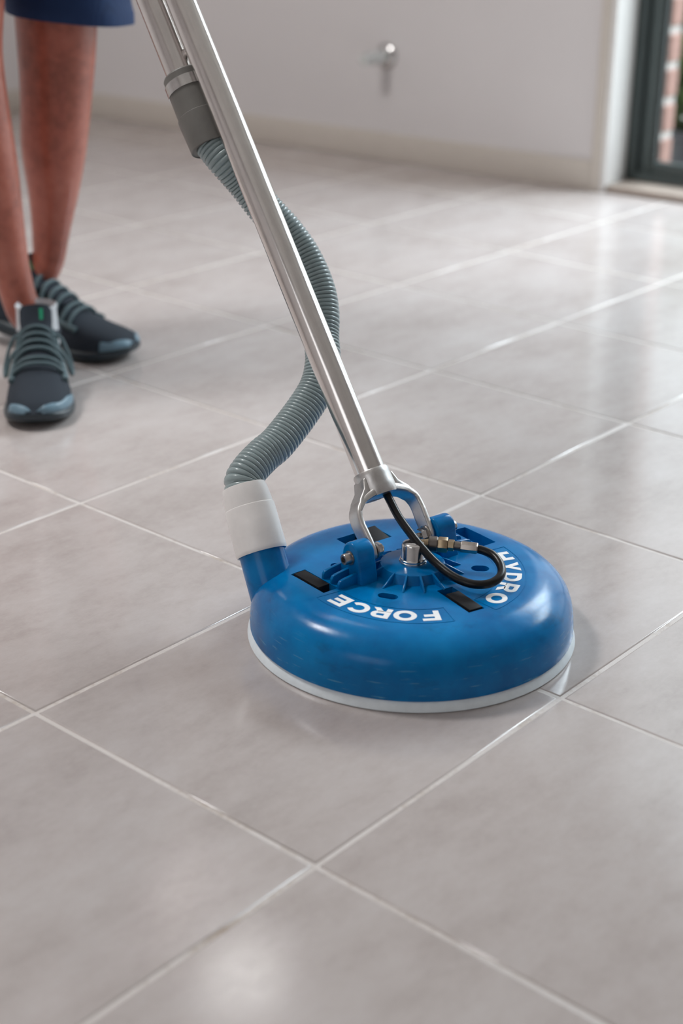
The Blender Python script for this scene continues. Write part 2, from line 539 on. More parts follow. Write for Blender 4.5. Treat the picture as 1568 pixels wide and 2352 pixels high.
# ------------------------------------------------------------------ outside the door
mk('patio_ground', rbox(-9, 6, -9, -0.14, -0.30, -0.16), M['paving'], smooth=False, kind='structure')
ext = mk('wall_exterior', rbox(-0.055, 2.6, -0.272, -0.205, -0.16, 2.6), M['mortar'], smooth=False, kind='structure')
def brick_mesh(L):
    vf = box((-L / 2, -0.0345, -0.036), (L / 2, 0.0345, 0.036))
    me = bpy.data.meshes.new('brick'); me.from_pydata(*[vf[0], [], vf[1]])
    bm = bmesh.new(); bm.from_mesh(me)
    bmesh.ops.bevel(bm, geom=bm.edges[:], offset=0.004, segments=1, affect='EDGES')
    bm.to_mesh(me); bm.free(); me.materials.append(M['brick']); return me
bl, bs = brick_mesh(0.22), brick_mesh(0.105)
for k in range(29):
    z = -0.1075 + k * 0.0925
    s = -0.06
    first = True
    for q in range(3):
        L, me = (0.22, bl) if not (first and k % 2) else (0.105, bs)
        o = bpy.data.objects.new('brick', me)
        o.location = Vector(rm(s + L / 2, -0.2385, z)) - Vector((0, 0, 0))
        o.rotation_euler = (0, 0, math.atan2(DS.y, DS.x))
        o.parent = ext; COL.objects.link(o)
        s += L + 0.010; first = False

def shrub(loc, label):
    r = tag(empty('potted_shrub', loc), label, 'plant')
    L = Vector(loc)
    mk('pot', lathe([(0, 0.0), (0.085, 0.0), (0.095, 0.015), (0.112, 0.170), (0.124, 0.174), (0.124, 0.205), (0.110, 0.205), (0.106, 0.18), (0, 0.18)], loc, seg=40), M['pot'], r)
    mk('soil', lathe([(0, 0.186), (0.05, 0.190), (0.107, 0.182)], loc, seg=24), M['soil'], r)
    st, lv = [], []
    for k in range(16):
        a = k * 2.4; R = 0.08 + 0.10 * random.random(); H = 0.16 + 0.55 * random.random()
        p = [L + Vector((0.03 * math.cos(a), 0.03 * math.sin(a), 0.18)), L + Vector((R * 0.6 * math.cos(a), R * 0.6 * math.sin(a), 0.18 + H * 0.5)), L + Vector((R * math.cos(a), R * math.sin(a), 0.18 + H))]
        pts, _ = spline([tuple(x) for x in p], 8)
        st.append(sweep(pts, list(np.linspace(0.006, 0.002, 8)), 6))
        for q in range(60):
            c = Vector(pts[random.randrange(1, 8)])
            d = Vector((random.gauss(0, 1), random.gauss(0, 1), random.gauss(0.0, 0.8))).normalized()
            c = c + d * random.uniform(0.01, 0.06)
            sd = d.cross(Vector((random.random(), random.random(), random.random()))).normalized()
            nn = d.cross(sd)
            ln, w = random.uniform(0.05, 0.09), random.uniform(0.014, 0.024)
            lv.append(([c, c + d * ln * 0.5 + sd * w + nn * 0.004, c + d * ln, c + d * ln * 0.5 - sd * w + nn * 0.004], [(0, 1, 2), (0, 2, 3)]))
    mk('stems', join(*st), M['stem'], r)
    mk('foliage', join(*lv), M['leaf'], r, smooth=False, kind='stuff')
    return r
shrub(rm(0.105, -0.86, -0.16), 'leafy green shrub in a charcoal pot outside the glass door')

# ------------------------------------------------------------------ wall tap
def wall_tap():
    c = Vector(rm(0.715, 0, 0.292))
    r = tag(empty('wall_tap', tuple(c)), 'small chrome tap with a round flange on the plain wall', 'tap')
    d = DN
    mk('flange', lathe([(0.0, 0.0), (0.036, 0.0), (0.036, 0.004), (0.028, 0.011), (0.016, 0.014), (0, 0.014)], c, d, 32), M['chrome'], r)
    mk('body', lathe([(0, 0.010), (0.015, 0.010), (0.015, 0.030), (0.0185, 0.033), (0.0185, 0.066), (0.015, 0.069), (0.013, 0.074), (0, 0.074)], c, d, 28), M['satin'], r)
    mk('knob', lathe([(0, 0.072), (0.0150, 0.072), (0.0175, 0.076), (0.0175, 0.108), (0.0155, 0.113), (0, 0.113)], c, d, 24), M['satin'], r)
    return r
wall_tap()

# ------------------------------------------------------------------ floor scrubber
HC = Vector((0.4153, -0.1788, 0.0))
A12 = math.radians(-12)
UA = Vector((math.cos(A12), math.sin(A12), 0)); UB = Vector((-math.sin(A12), math.cos(A12), 0)); UZ = Vector((0, 0, 1))
def hl(a, b, z):                 # head frame: a along the hinge bolts, b towards the operator
    p = HC + UA * a + UB * b
    return (p.x, p.y, z)
scr = tag(empty('floor_scrubber', tuple(HC)), 'blue round spinning tile scrubber with a steel wand and grey suction hose', 'floor scrubber')
ZT = 0.0768
# shell with pockets and drain holes cut into it
prof = [(0.170, 0.0118), (0.1915, 0.0118), (0.1928, 0.0130), (0.1926, 0.022), (0.1914, 0.034), (0.1893, 0.044), (0.1860, 0.053), (0.1810, 0.0605), (0.1740, 0.0668), (0.1655, 0.0713),
        (0.156, 0.0745), (0.147, 0.0761), (0.137, ZT), (0.09, ZT), (0.05, ZT), (0, ZT)]
RS = 0.982
prof = [(r * RS, z) for r, z in prof]
shell_vf = lathe(prof, HC, seg=160)
inner = lathe([(0.170 * RS, 0.0118), (0.170 * RS, 0.030), (0, 0.030)], HC, seg=160)
sv, sf = join(shell_vf, inner)
def rawmesh(vf, name='tmp', bev=0.0):
    me = bpy.data.meshes.new(name)
    me.from_pydata([tuple(v) for v in vf[0]], [], [tuple(f) for f in vf[1]])
    bm = bmesh.new(); bm.from_mesh(me)
    bmesh.ops.remove_doubles(bm, verts=bm.verts, dist=1e-6)
    bmesh.ops.recalc_face_normals(bm, faces=bm.faces)
    if bev:
        bmesh.ops.bevel(bm, geom=bm.edges[:], offset=bev, segments=2, affect='EDGES')
    bm.to_mesh(me); bm.free()
    o = bpy.data.objects.new(name, me); COL.objects.link(o); return o
def headbox(a0, a1, b0, b1, z0, z1, rot=0.0):
    ca, cb = (a0 + a1) / 2, (b0 + b1) / 2
    def f(x, y, z):
        x, y = x - ca, y - cb
        return hl(ca + x * math.cos(rot) - y * math.sin(rot), cb + x * math.sin(rot) + y * math.cos(rot), z)
    return xf(box((a0, b0, z0), (a1, b1, z1)), f)
WELLS = [(-0.1190, -0.0985, 0.014, 0.075, 0.03), (-0.0145, 0.0065, -0.120, -0.058, -0.10), (-0.019, 0.040, 0.088, 0.122, 0.0), (0.110, 0.132, 0.002, 0.058, 0.0)]
cut = [headbox(a0, a1, b0, b1, ZT - 0.020, ZT + 0.03, r) for a0, a1, b0, b1, r in WELLS]
def slot(a, b, ang, ln, w):
    pts = []
    for k in range(12): t = -PI / 2 + PI * k / 11; pts.append((ln / 2 + w * math.cos(t), w * math.sin(t)))
    for k in range(12): t = PI / 2 + PI * k / 11; pts.append((-ln / 2 + w * math.cos(t), w * math.sin(t)))
    return xf(prism(pts, 0.05), lambda x, y, z: hl(a + x * math.cos(ang) - y * math.sin(ang), b + x * math.sin(ang) + y * math.cos(ang), ZT - 0.022 + z))
HOLES = [(-0.0645, -0.035, math.radians(-57), 0.011, 0.0062), (0.0675, -0.042, math.radians(-40), 0.006, 0.0075), (-0.066, 0.060, math.radians(55), 0.008, 0.0062), (0.066, 0.058, math.radians(-50), 0.008, 0.0062)]
cut += [slot(*h) for h in HOLES]
shell_o = rawmesh((sv, sf), 'shell_src')
cutters = []
for c in cut:
    co = rawmesh(c, 'cut'); cutters.append(co)
    m = shell_o.modifiers.new('b', 'BOOLEAN'); m.operation = 'DIFFERENCE'; m.object = co; m.solver = 'EXACT'
bpy.context.view_layer.update()
dg = bpy.context.evaluated_depsgraph_get()
sme = bpy.data.meshes.new_from_object(shell_o.evaluated_get(dg))
for o in cutters + [shell_o]:
    me_ = o.data; bpy.data.objects.remove(o); bpy.data.meshes.remove(me_)
sme.name = 'housing'
sme.transform(Matrix.Translation(-HC))
sme.materials.clear(); sme.materials.append(M['blue'])
sme.shade_smooth(); sme.set_sharp_from_angle(angle=math.radians(35))
housing = link('housing', sme, None, scr)

mk('glide_ring', lathe([(0.165, 0.0), (0.1945 * RS, 0.0), (0.1958 * RS, 0.0012), (0.1952 * RS, 0.0030), (0.1912 * RS, 0.0112), (0.1900 * RS, 0.0122), (0.165, 0.0116)], HC, seg=160, closed=True), M['skirt'], scr)
# rubber pads in three of the pockets
def pad(a0, a1, b0, b1, z0, z1a, z1b, rot):
    ca, cb = (a0 + a1) / 2, (b0 + b1) / 2
    V, F = box((a0, b0, z0), (a1, b1, 1.0))
    def f(x, y, z):
        zz = z0 if z < 0.9 else (z1a if y < cb else z1b)
        x, y = x - ca, y - cb
        return hl(ca + x * math.cos(rot) - y * math.sin(rot), cb + x * math.sin(rot) + y * math.cos(rot), zz)
    return xf((V, F), f)
mk('rubber_pad', pad(-0.1165, -0.1005, 0.027, 0.073, ZT - 0.020, ZT + 0.001, ZT + 0.001, 0.03), M['rubber'], scr, bevel=0.001)
mk('rubber_pad', pad(-0.0125, 0.0050, -0.118, -0.072, ZT - 0.020, ZT + 0.0015, ZT + 0.0015, -0.10), M['rubber'], scr, bevel=0.001)
mk('rubber_pad', pad(0.008, 0.0385, 0.0895, 0.120, ZT - 0.020, ZT - 0.001, ZT + 0.004, 0.0), M['rubber'], scr, bevel=0.001)
mk('rubber_pad', pad(-0.0175, 0.002, 0.0895, 0.120, ZT - 0.020, ZT - 0.013, ZT - 0.010, 0.0), M['rubber'], scr, bevel=0.001)

# hub with radiating webs and the swivel on top
mk('hub', lathe([(0.042, ZT - 0.001), (0.0405, ZT + 0.003), (0.0375, ZT + 0.0105), (0.035, ZT + 0.0115), (0.0, ZT + 0.0115)], HC, seg=64), M['blue'], scr)
for k, deg in enumerate((196, 220, 244, 268, 292, 316, 340, 20, 44, 68, 92, 116, 140, 164)):
    a = math.radians(deg)
    w = 0.0013
    out = [(0.034, ZT - 0.001), (0.060, ZT - 0.001), (0.060, ZT + 0.0006), (0.0385, ZT + 0.0112), (0.034, ZT + 0.0112)]
    V = []
    for sgn in (-1, 1):
        for r, z in out:
            V.append(hl(r * math.cos(a) - sgn * w * math.sin(a), r * math.sin(a) + sgn * w * math.cos(a), z))
    n = 5
    F = [(4, 3, 2, 1, 0), (5, 6, 7, 8, 9)] + [(q, (q + 1) % n, n + (q + 1) % n, n + q) for q in range(n)]
    mk('hub_rib', (V, F), M['blue'], scr, bevel=0.0005, seg=1)
zb = ZT + 0.0115
mk('swivel_cap', lathe([(0.0, zb), (0.0160, zb), (0.0160, zb + 0.002), (0.0150, zb + 0.0025), (0.0150, zb + 0.0045), (0.0140, zb + 0.005), (0.0134, zb + 0.006),
                        (0.0134, zb + 0.021), (0.0122, zb + 0.0235), (0.009, zb + 0.0245), (0.0, zb + 0.0245)], HC, seg=48), M['chrome'], scr)

# hinge lugs, bolts and nuts
PV = Vector((0.4246, -0.1519, 0.1044)) - UA * 0.001 + Vector((-0.758, -0.652, 0)) * 0.006
PB = (PV - HC).dot(UB); A0 = (PV - HC).dot(UA)
def lug(a0, a1, sgn):
    outl = []
    base = 0.0225
    R = 0.0150
    zc = 0.1075
    outl.append((PB - base, ZT - 0.002))
    for k in range(13):
        t = PI - (PI) * k / 12
        outl.append((PB + R * math.cos(t) * 1.0, zc + R * math.sin(t)))
    outl.append((PB + base, ZT - 0.002))
    V = []
    for a in (a0, a1):
        for b, z in outl: V.append(hl(A0 + a, b, z))
    n = len(outl)
    F = [tuple(range(n - 1, -1, -1)), tuple(range(n, 2 * n))] + [(q, (q + 1) % n, n + (q + 1) % n, n + q) for q in range(n)]
    return V, F
for sgn in (-1, 1):
    a0, a1 = (-0.0725, -0.0475) if sgn < 0 else (0.0475, 0.0745)
    lg = mk('lug', lug(a0, a1, sgn), M['blue'], scr, bevel=0.0028, seg=3)
    for db, ln in ((0.020, 0.020), (0.004, 0.020), (-0.012, 0.022)):     # webs outside each lug
        ao = a0 if sgn < 0 else a1
        outl = [(-0.002, ZT - 0.003), (ln + 0.004, ZT - 0.003), (ln + 0.004, ZT + 0.006), (ln + 0.002, ZT + 0.0095), (ln - 0.003, ZT + 0.011), (-0.002, ZT + 0.014)]
        V = []
        for e in (-1, 1):
            for x, z in outl: V.append(hl(A0 + ao + sgn * x, PB + db + e * 0.0022, z))
        n = 6
        F = [tuple(range(n - 1, -1, -1)), tuple(range(n, 2 * n))] + [(q, (q + 1) % n, n + (q + 1) % n, n + q) for q in range(n)]
        mk('web', (V, F), M['blue'], lg, bevel=0.0012, seg=2)
    ax = UA * sgn
    ao = 0.0725 if sgn < 0 else 0.0745
    mk('bolt', lathe([(0, ao - 0.001), (0.0085, ao - 0.001), (0.0085, ao + 0.001), (0.0066, ao + 0.0012), (0.0066, ao + 0.0085), (0.0058, ao + 0.0095), (0.0036, ao + 0.0095), (0.0034, ao + 0.0045), (0, ao + 0.004)], PV, ax, 28), M['bolt'], scr)
    mk('bolt_end', lathe([(0, 0.0255), (0.0036, 0.0255), (0.0040, 0.0265), (0.0040, 0.0475), (0, 0.0475)], PV, ax, 20), M['bolt'], scr)
    mk('nut', lathe([(0.0040, 0.0290), (0.0080, 0.0290), (0.0086, 0.0300), (0.0086, 0.0372), (0.0040, 0.0372)], PV, ax, 6), M['chrome'], scr, autosmooth=30)
    mk('washer', lathe([(0.0040, 0.0372), (0.0102, 0.0372), (0.0102, 0.0394), (0.0040, 0.0394)], PV, ax, 28), M['bolt'], scr)

# wand: cast yoke, main tube, suction tube
PL = Vector((0.4254, -0.1483, 0.1016)); PD = Vector((0.1287, 0.6055, 0.7854)).normalized()
NN = UA.cross(PD).normalized()   # across the yoke arms
def yk(u, s, nn=0.0):
    base = PV + PD * s
    ctr = PL + PD * (s - 0.0)
    w = min(1.0, max(0.0, s / 0.06))
    c = base.lerp(ctr, w)
    return c + UA * u + NN * nn
ctrl = [(-0.0432, -0.010), (-0.0432, 0.004), (-0.0438, 0.020), (-0.0445, 0.034), (-0.0418, 0.046), (-0.0330, 0.0550), (-0.0195, 0.060), (-0.008, 0.062), (0.008, 0.062),
        (0.0195, 0.060), (0.0330, 0.0550), (0.0418, 0.046), (0.0445, 0.034), (0.0438, 0.020), (0.0432, 0.004), (0.0432, -0.010)]
cp, _ = spline([(u, s, 0) for u, s in ctrl], 72)
def yoke():
    rings = []
    n = len(cp)
    Tg = np.gradient(cp, axis=0); Tg /= np.linalg.norm(Tg, axis=1)[:, None]
    for i in range(n):
        u, s, _ = cp[i]
        tx, ty = Tg[i][0], Tg[i][1]
        px, py = -ty, tx                 # in-plane normal
        top = math.exp(-(u / 0.026) ** 2) * (1 if s > 0.04 else 0)
        th = 0.0036 + 0.0022 * top
        hw = 0.0115 + 0.0075 * top
        if s < 0.006:                     # rounded eye at the foot of each arm
            hw *= math.sqrt(max(0.05, 1 - ((0.006 - s) / 0.0175) ** 2))
        ring = []
        for k in range(16):
            t = 2 * PI * k / 16
            cx, cy = math.cos(t), math.sin(t)
            ex = abs(cx) ** 0.45 * (1 if cx >= 0 else -1); ey = abs(cy) ** 0.45 * (1 if cy >= 0 else -1)
            ring.append(yk(u + px * th * ex, s + py * th * ex, hw * ey))
        rings.append(ring)
    return loft(rings)
def collar(prof, seg=40): return lathe(prof, PL, PD, seg)
yo = mk('yoke', join(yoke(), collar([(0.0150, 0.056), (0.0215, 0.0565), (0.0228, 0.060), (0.0225, 0.070), (0.0218, 0.082), (0.0219, 0.0865), (0.0208, 0.0885), (0.0180, 0.0885), (0.0150, 0.0885), (0.0150, 0.056)])), M['cast'], scr, autosmooth=50)
# gussets that run from the arms up the collar
for sgn in (-1, 1):
    outl = [(0.017, 0.060), (0.0300, 0.0530), (0.0405, 0.0440), (0.0440, 0.0460), (0.036, 0.059), (0.0255, 0.069), (0.0210, 0.081), (0.017, 0.081)]
    V = []
    for e in (-1, 1):
        for u, s in outl: V.append(tuple(yk(sgn * u, s, e * 0.0125)))
    n = len(outl)
    F = [tuple(range(n - 1, -1, -1)), tuple(range(n, 2 * n))] + [(q, (q + 1) % n, n + (q + 1) % n, n + q) for q in range(n)]
    mk('gusset', (V, F), M['cast'], yo, bevel=0.003, seg=3)
mk('wand_tube', lathe([(0.0150, 0.066), (0.0184, 0.066), (0.0184, 1.20), (0.0, 1.20)], PL, PD, 48), M['steel'], scr)
TD = Vector((-0.0051, 0.0372, -0.0278)) + UA * 0.0050; TL = PL + TD
mk('suction_tube', lathe([(0.0186, 0.60), (0.0202, 0.60), (0.0202, 1.22), (0.0186, 1.22)], TL, PD, 48, closed=True), M['steel'], scr)
mk('weld_bracket', sweep([tuple(PL + PD * 0.672), tuple(PL + TD * 0.5 + PD * 0.665), tuple(TL + PD * 0.672)], 0.006, 12), M['steel'], scr)
mk('handle_grip', lathe([(0, 0), (0.017, 0.0), (0.0195, 0.004), (0.0195, 0.26), (0.017, 0.264), (0, 0.264)], tuple(PL + PD * 1.15 - UA * 0.132), UA, 28), M['rubber'], scr)
mk('upper_cuff', lathe([(0.0, 0.546), (0.0248, 0.546), (0.0256, 0.5445), (0.0266, 0.5455), (0.0280, 0.584), (0.0280, 0.589), (0.0268, 0.590), (0.0266, 0.628), (0.0264, 0.6445), (0.0252, 0.6465), (0.0204, 0.6465)], TL, PD, 48), M['cuffd'], scr, autosmooth=24)
mk('hose_clamp', lathe([(0.0268, 0.622), (0.0278, 0.622), (0.0278, 0.636), (0.0268, 0.636)], TL, PD, 48, closed=True), M['chrome'], scr)
# suction port and lower cuff
def dirv(le, el): return Vector((math.cos(math.radians(le)) * math.cos(math.radians(el)), math.sin(math.radians(le)) * math.cos(math.radians(el)), math.sin(math.radians(el))))
EV = dirv(70, 55)
E0 = Vector((0.3211, -0.0267, 0.087))
mk('suction_port', lathe([(0.0, -0.086), (0.020, -0.083), (0.0275, -0.070), (0.0275, -0.045), (0.0272, 0.010), (0, 0.010)], E0, EV, 56), M['blue'], scr)
mk('lower_cuff', lathe([(0.0279, -0.002), (0.0298, -0.003), (0.0306, -0.001), (0.0306, 0.002), (0.0301, 0.052), (0.0296, 0.0535), (0.0290, 0.054), (0.0284, 0.062), (0.0272, 0.073), (0.0258, 0.0795), (0.0246, 0.0800), (0.0, 0.0800)], E0, EV, 56), M['cuff'], scr, autosmooth=28)
CT = E0 + EV * 0.078
hp = [tuple(CT - EV * 0.012), tuple(CT + EV * 0.006), (0.3530, 0.0210, 0.1675), (0.3790, 0.0225, 0.1785), (0.4020, 0.0210, 0.1880), (0.4470, 0.0235, 0.2140), (0.4786, 0.0265, 0.2380), (0.4987, 0.0355, 0.2637), (0.5135, 0.0509, 0.2878), (0.5277, 0.063, 0.3119),
      (0.5381, 0.0797, 0.3395), (0.5418, 0.1057, 0.3736), (0.5372, 0.1317, 0.4027), (0.5266, 0.158, 0.43), (0.5147, 0.1821, 0.4615), (0.4998, 0.2005, 0.4884), tuple(TL + PD * 0.556)]
def ribbed(path, R, pitch, sub=5, seg=32):
    _, L = spline(path, 10)
    nr = int(L / pitch)
    P, _ = spline(path, nr * sub + 1)
    pr = [0.89, 0.985, 1.0, 1.0, 0.985]
    rad = [R * pr[i % sub] for i in range(nr * sub + 1)]
    return sweep(P, rad, seg)
mk('suction_hose', ribbed(hp, 0.0222, 0.0052), M['hoseg'], scr, autosmooth=80)

# pressure line
def barrel(p, q, prof, mat, name, seg=28):
    p, q = Vector(p), Vector(q)
    L = (q - p).length
    return mk(name, lathe([(0, 0)] + [(r, t * L) for r, t in prof] + [(0, L)], p, q - p, seg), mat, scr, autosmooth=32)
ZF = 0.1075
fp = [(0.4250, -0.1790, ZF), (0.4330, -0.1872, ZF), (0.4392, -0.1965, ZF), (0.4450, -0.2060, ZF), (0.4490, -0.2130, ZF), (0.4525, -0.2195, ZF - 0.0003), (0.4625, -0.2362, ZF - 0.001)]
barrel(fp[0], fp[1], [(0.0055, 0), (0.0058, 1)], M['brass'], 'brass_nipple')
barrel(fp[1], fp[2], [(0.0080, 0), (0.0092, 0.12), (0.0092, 0.88), (0.0080, 1)], M['knurl'], 'knurled_collar')
barrel(fp[2], fp[3], [(0.0086, 0), (0.0092, 0.08), (0.0092, 0.92), (0.0086, 1)], M['brass'], 'brass_hex', 6)
barrel(fp[3], fp[4], [(0.0052, 0), (0.0068, 0.1), (0.0068, 0.9), (0.0052, 1)], M['brass'], 'brass_adapter', 6)
barrel(fp[4], fp[5], [(0.0054, 0), (0.0054, 1)], M['knurl'], 'fitting_neck')
barrel(fp[5], fp[6], [(0.0066, 0), (0.0070, 0.06), (0.0070, 0.94), (0.0062, 1)], M['bolt'], 'hose_ferrule', 8)
php = [(0.4605, -0.2330, 0.1065), (0.4650, -0.2420, 0.105), (0.4666, -0.2550, 0.1025), (0.4604, -0.2695, 0.0985), (0.4486, -0.2805, 0.0945), (0.4349, -0.2835, 0.0915), (0.4219, -0.2785, 0.0895), (0.4112, -0.2645, 0.0895), (0.4082, -0.2423, 0.0925),
       (0.4120, -0.2171, 0.098), (0.4160, -0.1925, 0.108), (0.4220, -0.1685, 0.119), (0.428, -0.1461, 0.131), (0.4341, -0.1296, 0.142), (0.4400, -0.1160, 0.151), (0.4450, -0.1050, 0.162)]
pp, _ = spline(php, 110)
mk('pressure_hose', sweep(pp, 0.0050, 18), M['black'], scr)

# raised wording on the shell, white letters read from the operator's side
def ring_pts(cx, cy, rx, ry, n=28, a0=0, a1=360):
    return [(cx + rx * math.cos(math.radians(a0 + (a1 - a0) * k / n)), cy + ry * math.sin(math.radians(a0 + (a1 - a0) * k / n))) for k in range(n + (0 if a1 - a0 == 360 else 1))]
def strip(outer, inner, closed):
    """flat band between two outlines of equal length"""
    n = len(outer)
    V = [(x, y, 0) for x, y in outer] + [(x, y, 0) for x, y in inner] + [(x, y, 1) for x, y in outer] + [(x, y, 1) for x, y in inner]
    F = []
    rngk = range(n if closed else n - 1)
    for k in rngk:
        j = (k + 1) % n
        F += [(2 * n + k, 2 * n + j, 3 * n + j, 3 * n + k), (k, n + k, n + j, j), (k, j, 2 * n + j, 2 * n + k), (n + k, 3 * n + k, 3 * n + j, n + j)]
    if not closed:
        F += [(0, 2 * n, 3 * n, n), (n - 1, 2 * n - 1, 4 * n - 1, 3 * n - 1)]
    return V, F
def bar(*pts):
    n = len(pts)
    V = [(x, y, 0) for x, y in pts] + [(x, y, 1) for x, y in pts]
    return V, [tuple(range(n - 1, -1, -1)), tuple(range(n, 2 * n))] + [(k, (k + 1) % n, n + (k + 1) % n, n + k) for k in range(n)]
b_ = 0.27
def GL(ch):
    if ch == 'F': return [bar((0, 0), (b_, 0), (b_, 0.36), (0.74, 0.36), (0.74, 0.59), (b_, 0.59), (b_, 0.77), (0.86, 0.77), (0.86, 1), (0, 1))], 0.86
    if ch == 'E': return [bar((0, 0), (0.88, 0), (0.88, 0.23), (b_, 0.23), (b_, 0.39), (0.78, 0.39), (0.78, 0.61), (b_, 0.61), (b_, 0.77), (0.88, 0.77), (0.88, 1), (0, 1))], 0.88
    if ch == 'H': return [bar((0, 0), (b_, 0), (b_, 0.38), (0.68, 0.38), (0.68, 0), (0.68 + b_, 0), (0.68 + b_, 1), (0.68, 1), (0.68, 0.62), (b_, 0.62), (b_, 1), (0, 1))], 0.95
    if ch == 'Y': return [bar((0.35, 0), (0.62, 0), (0.62, 0.38), (0.97, 1), (0.67, 1), (0.485, 0.62), (0.30, 1), (0, 1), (0.35, 0.38))], 0.97
    if ch == 'O': return [strip(ring_pts(0.55, 0.5, 0.55, 0.52), ring_pts(0.55, 0.5, 0.29, 0.27), True)], 1.10
    if ch == 'C': return [strip(ring_pts(0.55, 0.5, 0.55, 0.52, 28, 38, 322), ring_pts(0.55, 0.5, 0.29, 0.27, 28, 38, 322), False)], 1.0
    if ch == 'D':
        o = [(0, 0)] + ring_pts(0.42, 0.5, 0.52, 0.5, 16, -90, 90) + [(0, 1)]
        i = [(b_, 0.24)] + ring_pts(0.42, 0.5, 0.26, 0.26, 16, -90, 90) + [(b_, 0.76)]
        return [strip(o, i, True)], 0.94
    if ch == 'R':
        o = [(0, 0.30)] + ring_pts(0.56, 0.66, 0.34, 0.34, 12, -90, 90) + [(0, 1)]
        i = [(b_, 0.54)] + ring_pts(0.54, 0.665, 0.11, 0.115, 12, -90, 90) + [(b_, 0.78)]
        return [strip(o, i, True), bar((0, 0), (b_, 0), (b_, 0.34), (0, 0.34)), bar((0.34, 0.36), (0.62, 0), (0.94, 0), (0.64, 0.40))], 0.92
def put(ch, deg, R0=0.1035, H=0.0228, wsc=0.0236, th=0.0005, tilt=0.0):
    parts, w = GL(ch)
    t = math.radians(deg + tilt)
    tp = math.radians(deg)
    out = Vector((math.cos(t), math.sin(t), 0)); tan = Vector((math.sin(t), -math.cos(t), 0))   # clockwise seen from above
    o = HC + Vector((math.cos(tp), math.sin(tp), 0)) * R0
    fn = lambda x, y, z: tuple(o + tan * ((x - w / 2) * wsc) + out * (y * H) + UZ * (ZT - 0.0002 + z * th))
    mk('letter', xf(join(*parts), fn), M['letter'], housing, smooth=False)
for ch, dg_ in zip('HYDRO', (-29, -43, -57, -71, -86.5)): put(ch, dg_)
for ch, dg_ in zip('FORCE', (-131.5, -145.5, -159, -172, -185.5)): put(ch, dg_)
# thin raised borders of the two word panels
def border(d0, d1, r0=0.0985, r1=0.1315):
    pts = []
    n = 40
    for k in range(n + 1): a = math.radians(d0 + (d1 - d0) * k / n); pts.append((r1 * math.cos(a), r1 * math.sin(a)))
    dm = 5 if d1 > d0 else -5
    for k in range(n + 1): a = math.radians(d1 - dm * 0 - (d1 - d0) * k / n); pts.append((r0 * math.cos(a), r0 * math.sin(a)))
    pts = [(HC.x + x, HC.y + y, ZT) for x, y in pts] + [(HC.x + pts[0][0], HC.y + pts[0][1], ZT)]
    sec = [(-0.0006, -0.0004), (0.0006, -0.0004), (0.0003, 0.0003), (-0.0003, 0.0003)]
    mk('panel_border', sweep(pts, 1.0, sec=sec, cap=False, up0=(0, 0, 1)), M['blue'], housing)
border(-18, -97); border(-121, -196)

# ------------------------------------------------------------------ the operator
PR = Vector((0.76, 0.96, 0.0))
SH = Vector((-0.09, -0.11, 0))
per = tag(empty('person', tuple(PR)), 'person in navy shorts and dark trainers standing behind the scrubber with legs apart', 'person')
def skin_mesh(name, nodes, edges, rootk, mat, parent, sub=2):
    me = bpy.data.meshes.new(name)
    bm = bmesh.new()
    lay = bm.verts.layers.skin.verify()
    off = root_off(parent)
    vs = {}
    for k, (p, r) in nodes.items():
        v = bm.verts.new(Vector(p) - off); vs[k] = v
        rr = r if isinstance(r, tuple) else (r, r)
        v[lay].radius = rr
        v[lay].use_root = (k == rootk)
    for a, b in edges: bm.edges.new((vs[a], vs[b]))
    bm.to_mesh(me); bm.free()
    o = bpy.data.objects.new('skin_src', me); COL.objects.link(o)
    m = o.modifiers.new('s', 'SKIN'); m.use_smooth_shade = True
    m2 = o.modifiers.new('d', 'SUBSURF'); m2.levels = sub; m2.render_levels = sub
    bpy.context.view_layer.update()
    d = bpy.context.evaluated_depsgraph_get()
    nm = bpy.data.meshes.new_from_object(o.evaluated_get(d))
    bpy.data.objects.remove(o); bpy.data.meshes.remove(me)
    nm.name = name; nm.materials.clear(); nm.materials.append(mat)
    nm.shade_smooth()
    return link(name, nm, None, parent)
N_, E_ = {}, []
def chain(prefix, pts, start=None):
    last = start
    for k, (p, r) in enumerate(pts):
        key = f'{prefix}{k}'
        N_[key] = (p, r)
        if last: E_.append((last, key))
        last = key
    return last
N_['pelvis'] = (tuple(Vector((0.88, 1.09, 0.93)) + SH), 0.115)
chain('hl', [((0.878, 1.013, 0.860), 0.082), ((0.882, 0.986, 0.697), 0.078), ((0.883, 0.980, 0.602), 0.076), ((0.882, 0.982, 0.540), 0.0735), ((0.879, 0.986, 0.468), 0.0675), ((0.875, 0.990, 0.414), 0.0645),
             ((0.871, 0.995, 0.362), 0.0625), ((0.869, 0.997, 0.317), 0.0555), ((0.867, 1.000, 0.271), 0.0465), ((0.862, 1.006, 0.216), 0.037), ((0.856, 1.013, 0.146), 0.030), ((0.828, 1.035, 0.10), 0.034)], 'pelvis')
chain('hr', [((0.700, 0.955, 0.86), 0.082), ((0.672, 0.938, 0.70), 0.074), ((0.666, 0.940, 0.60), 0.066), ((0.664, 0.942, 0.54), 0.060), ((0.668, 0.937, 0.48), 0.057), ((0.670, 0.936, 0.43), 0.058),
             ((0.673, 0.932, 0.375), 0.058), ((0.678, 0.926, 0.32), 0.053), ((0.684, 0.919, 0.27), 0.0445), ((0.692, 0.909, 0.20), 0.034), ((0.700, 0.901, 0.133), 0.031), ((0.712, 0.885, 0.08), 0.034)], 'pelvis')
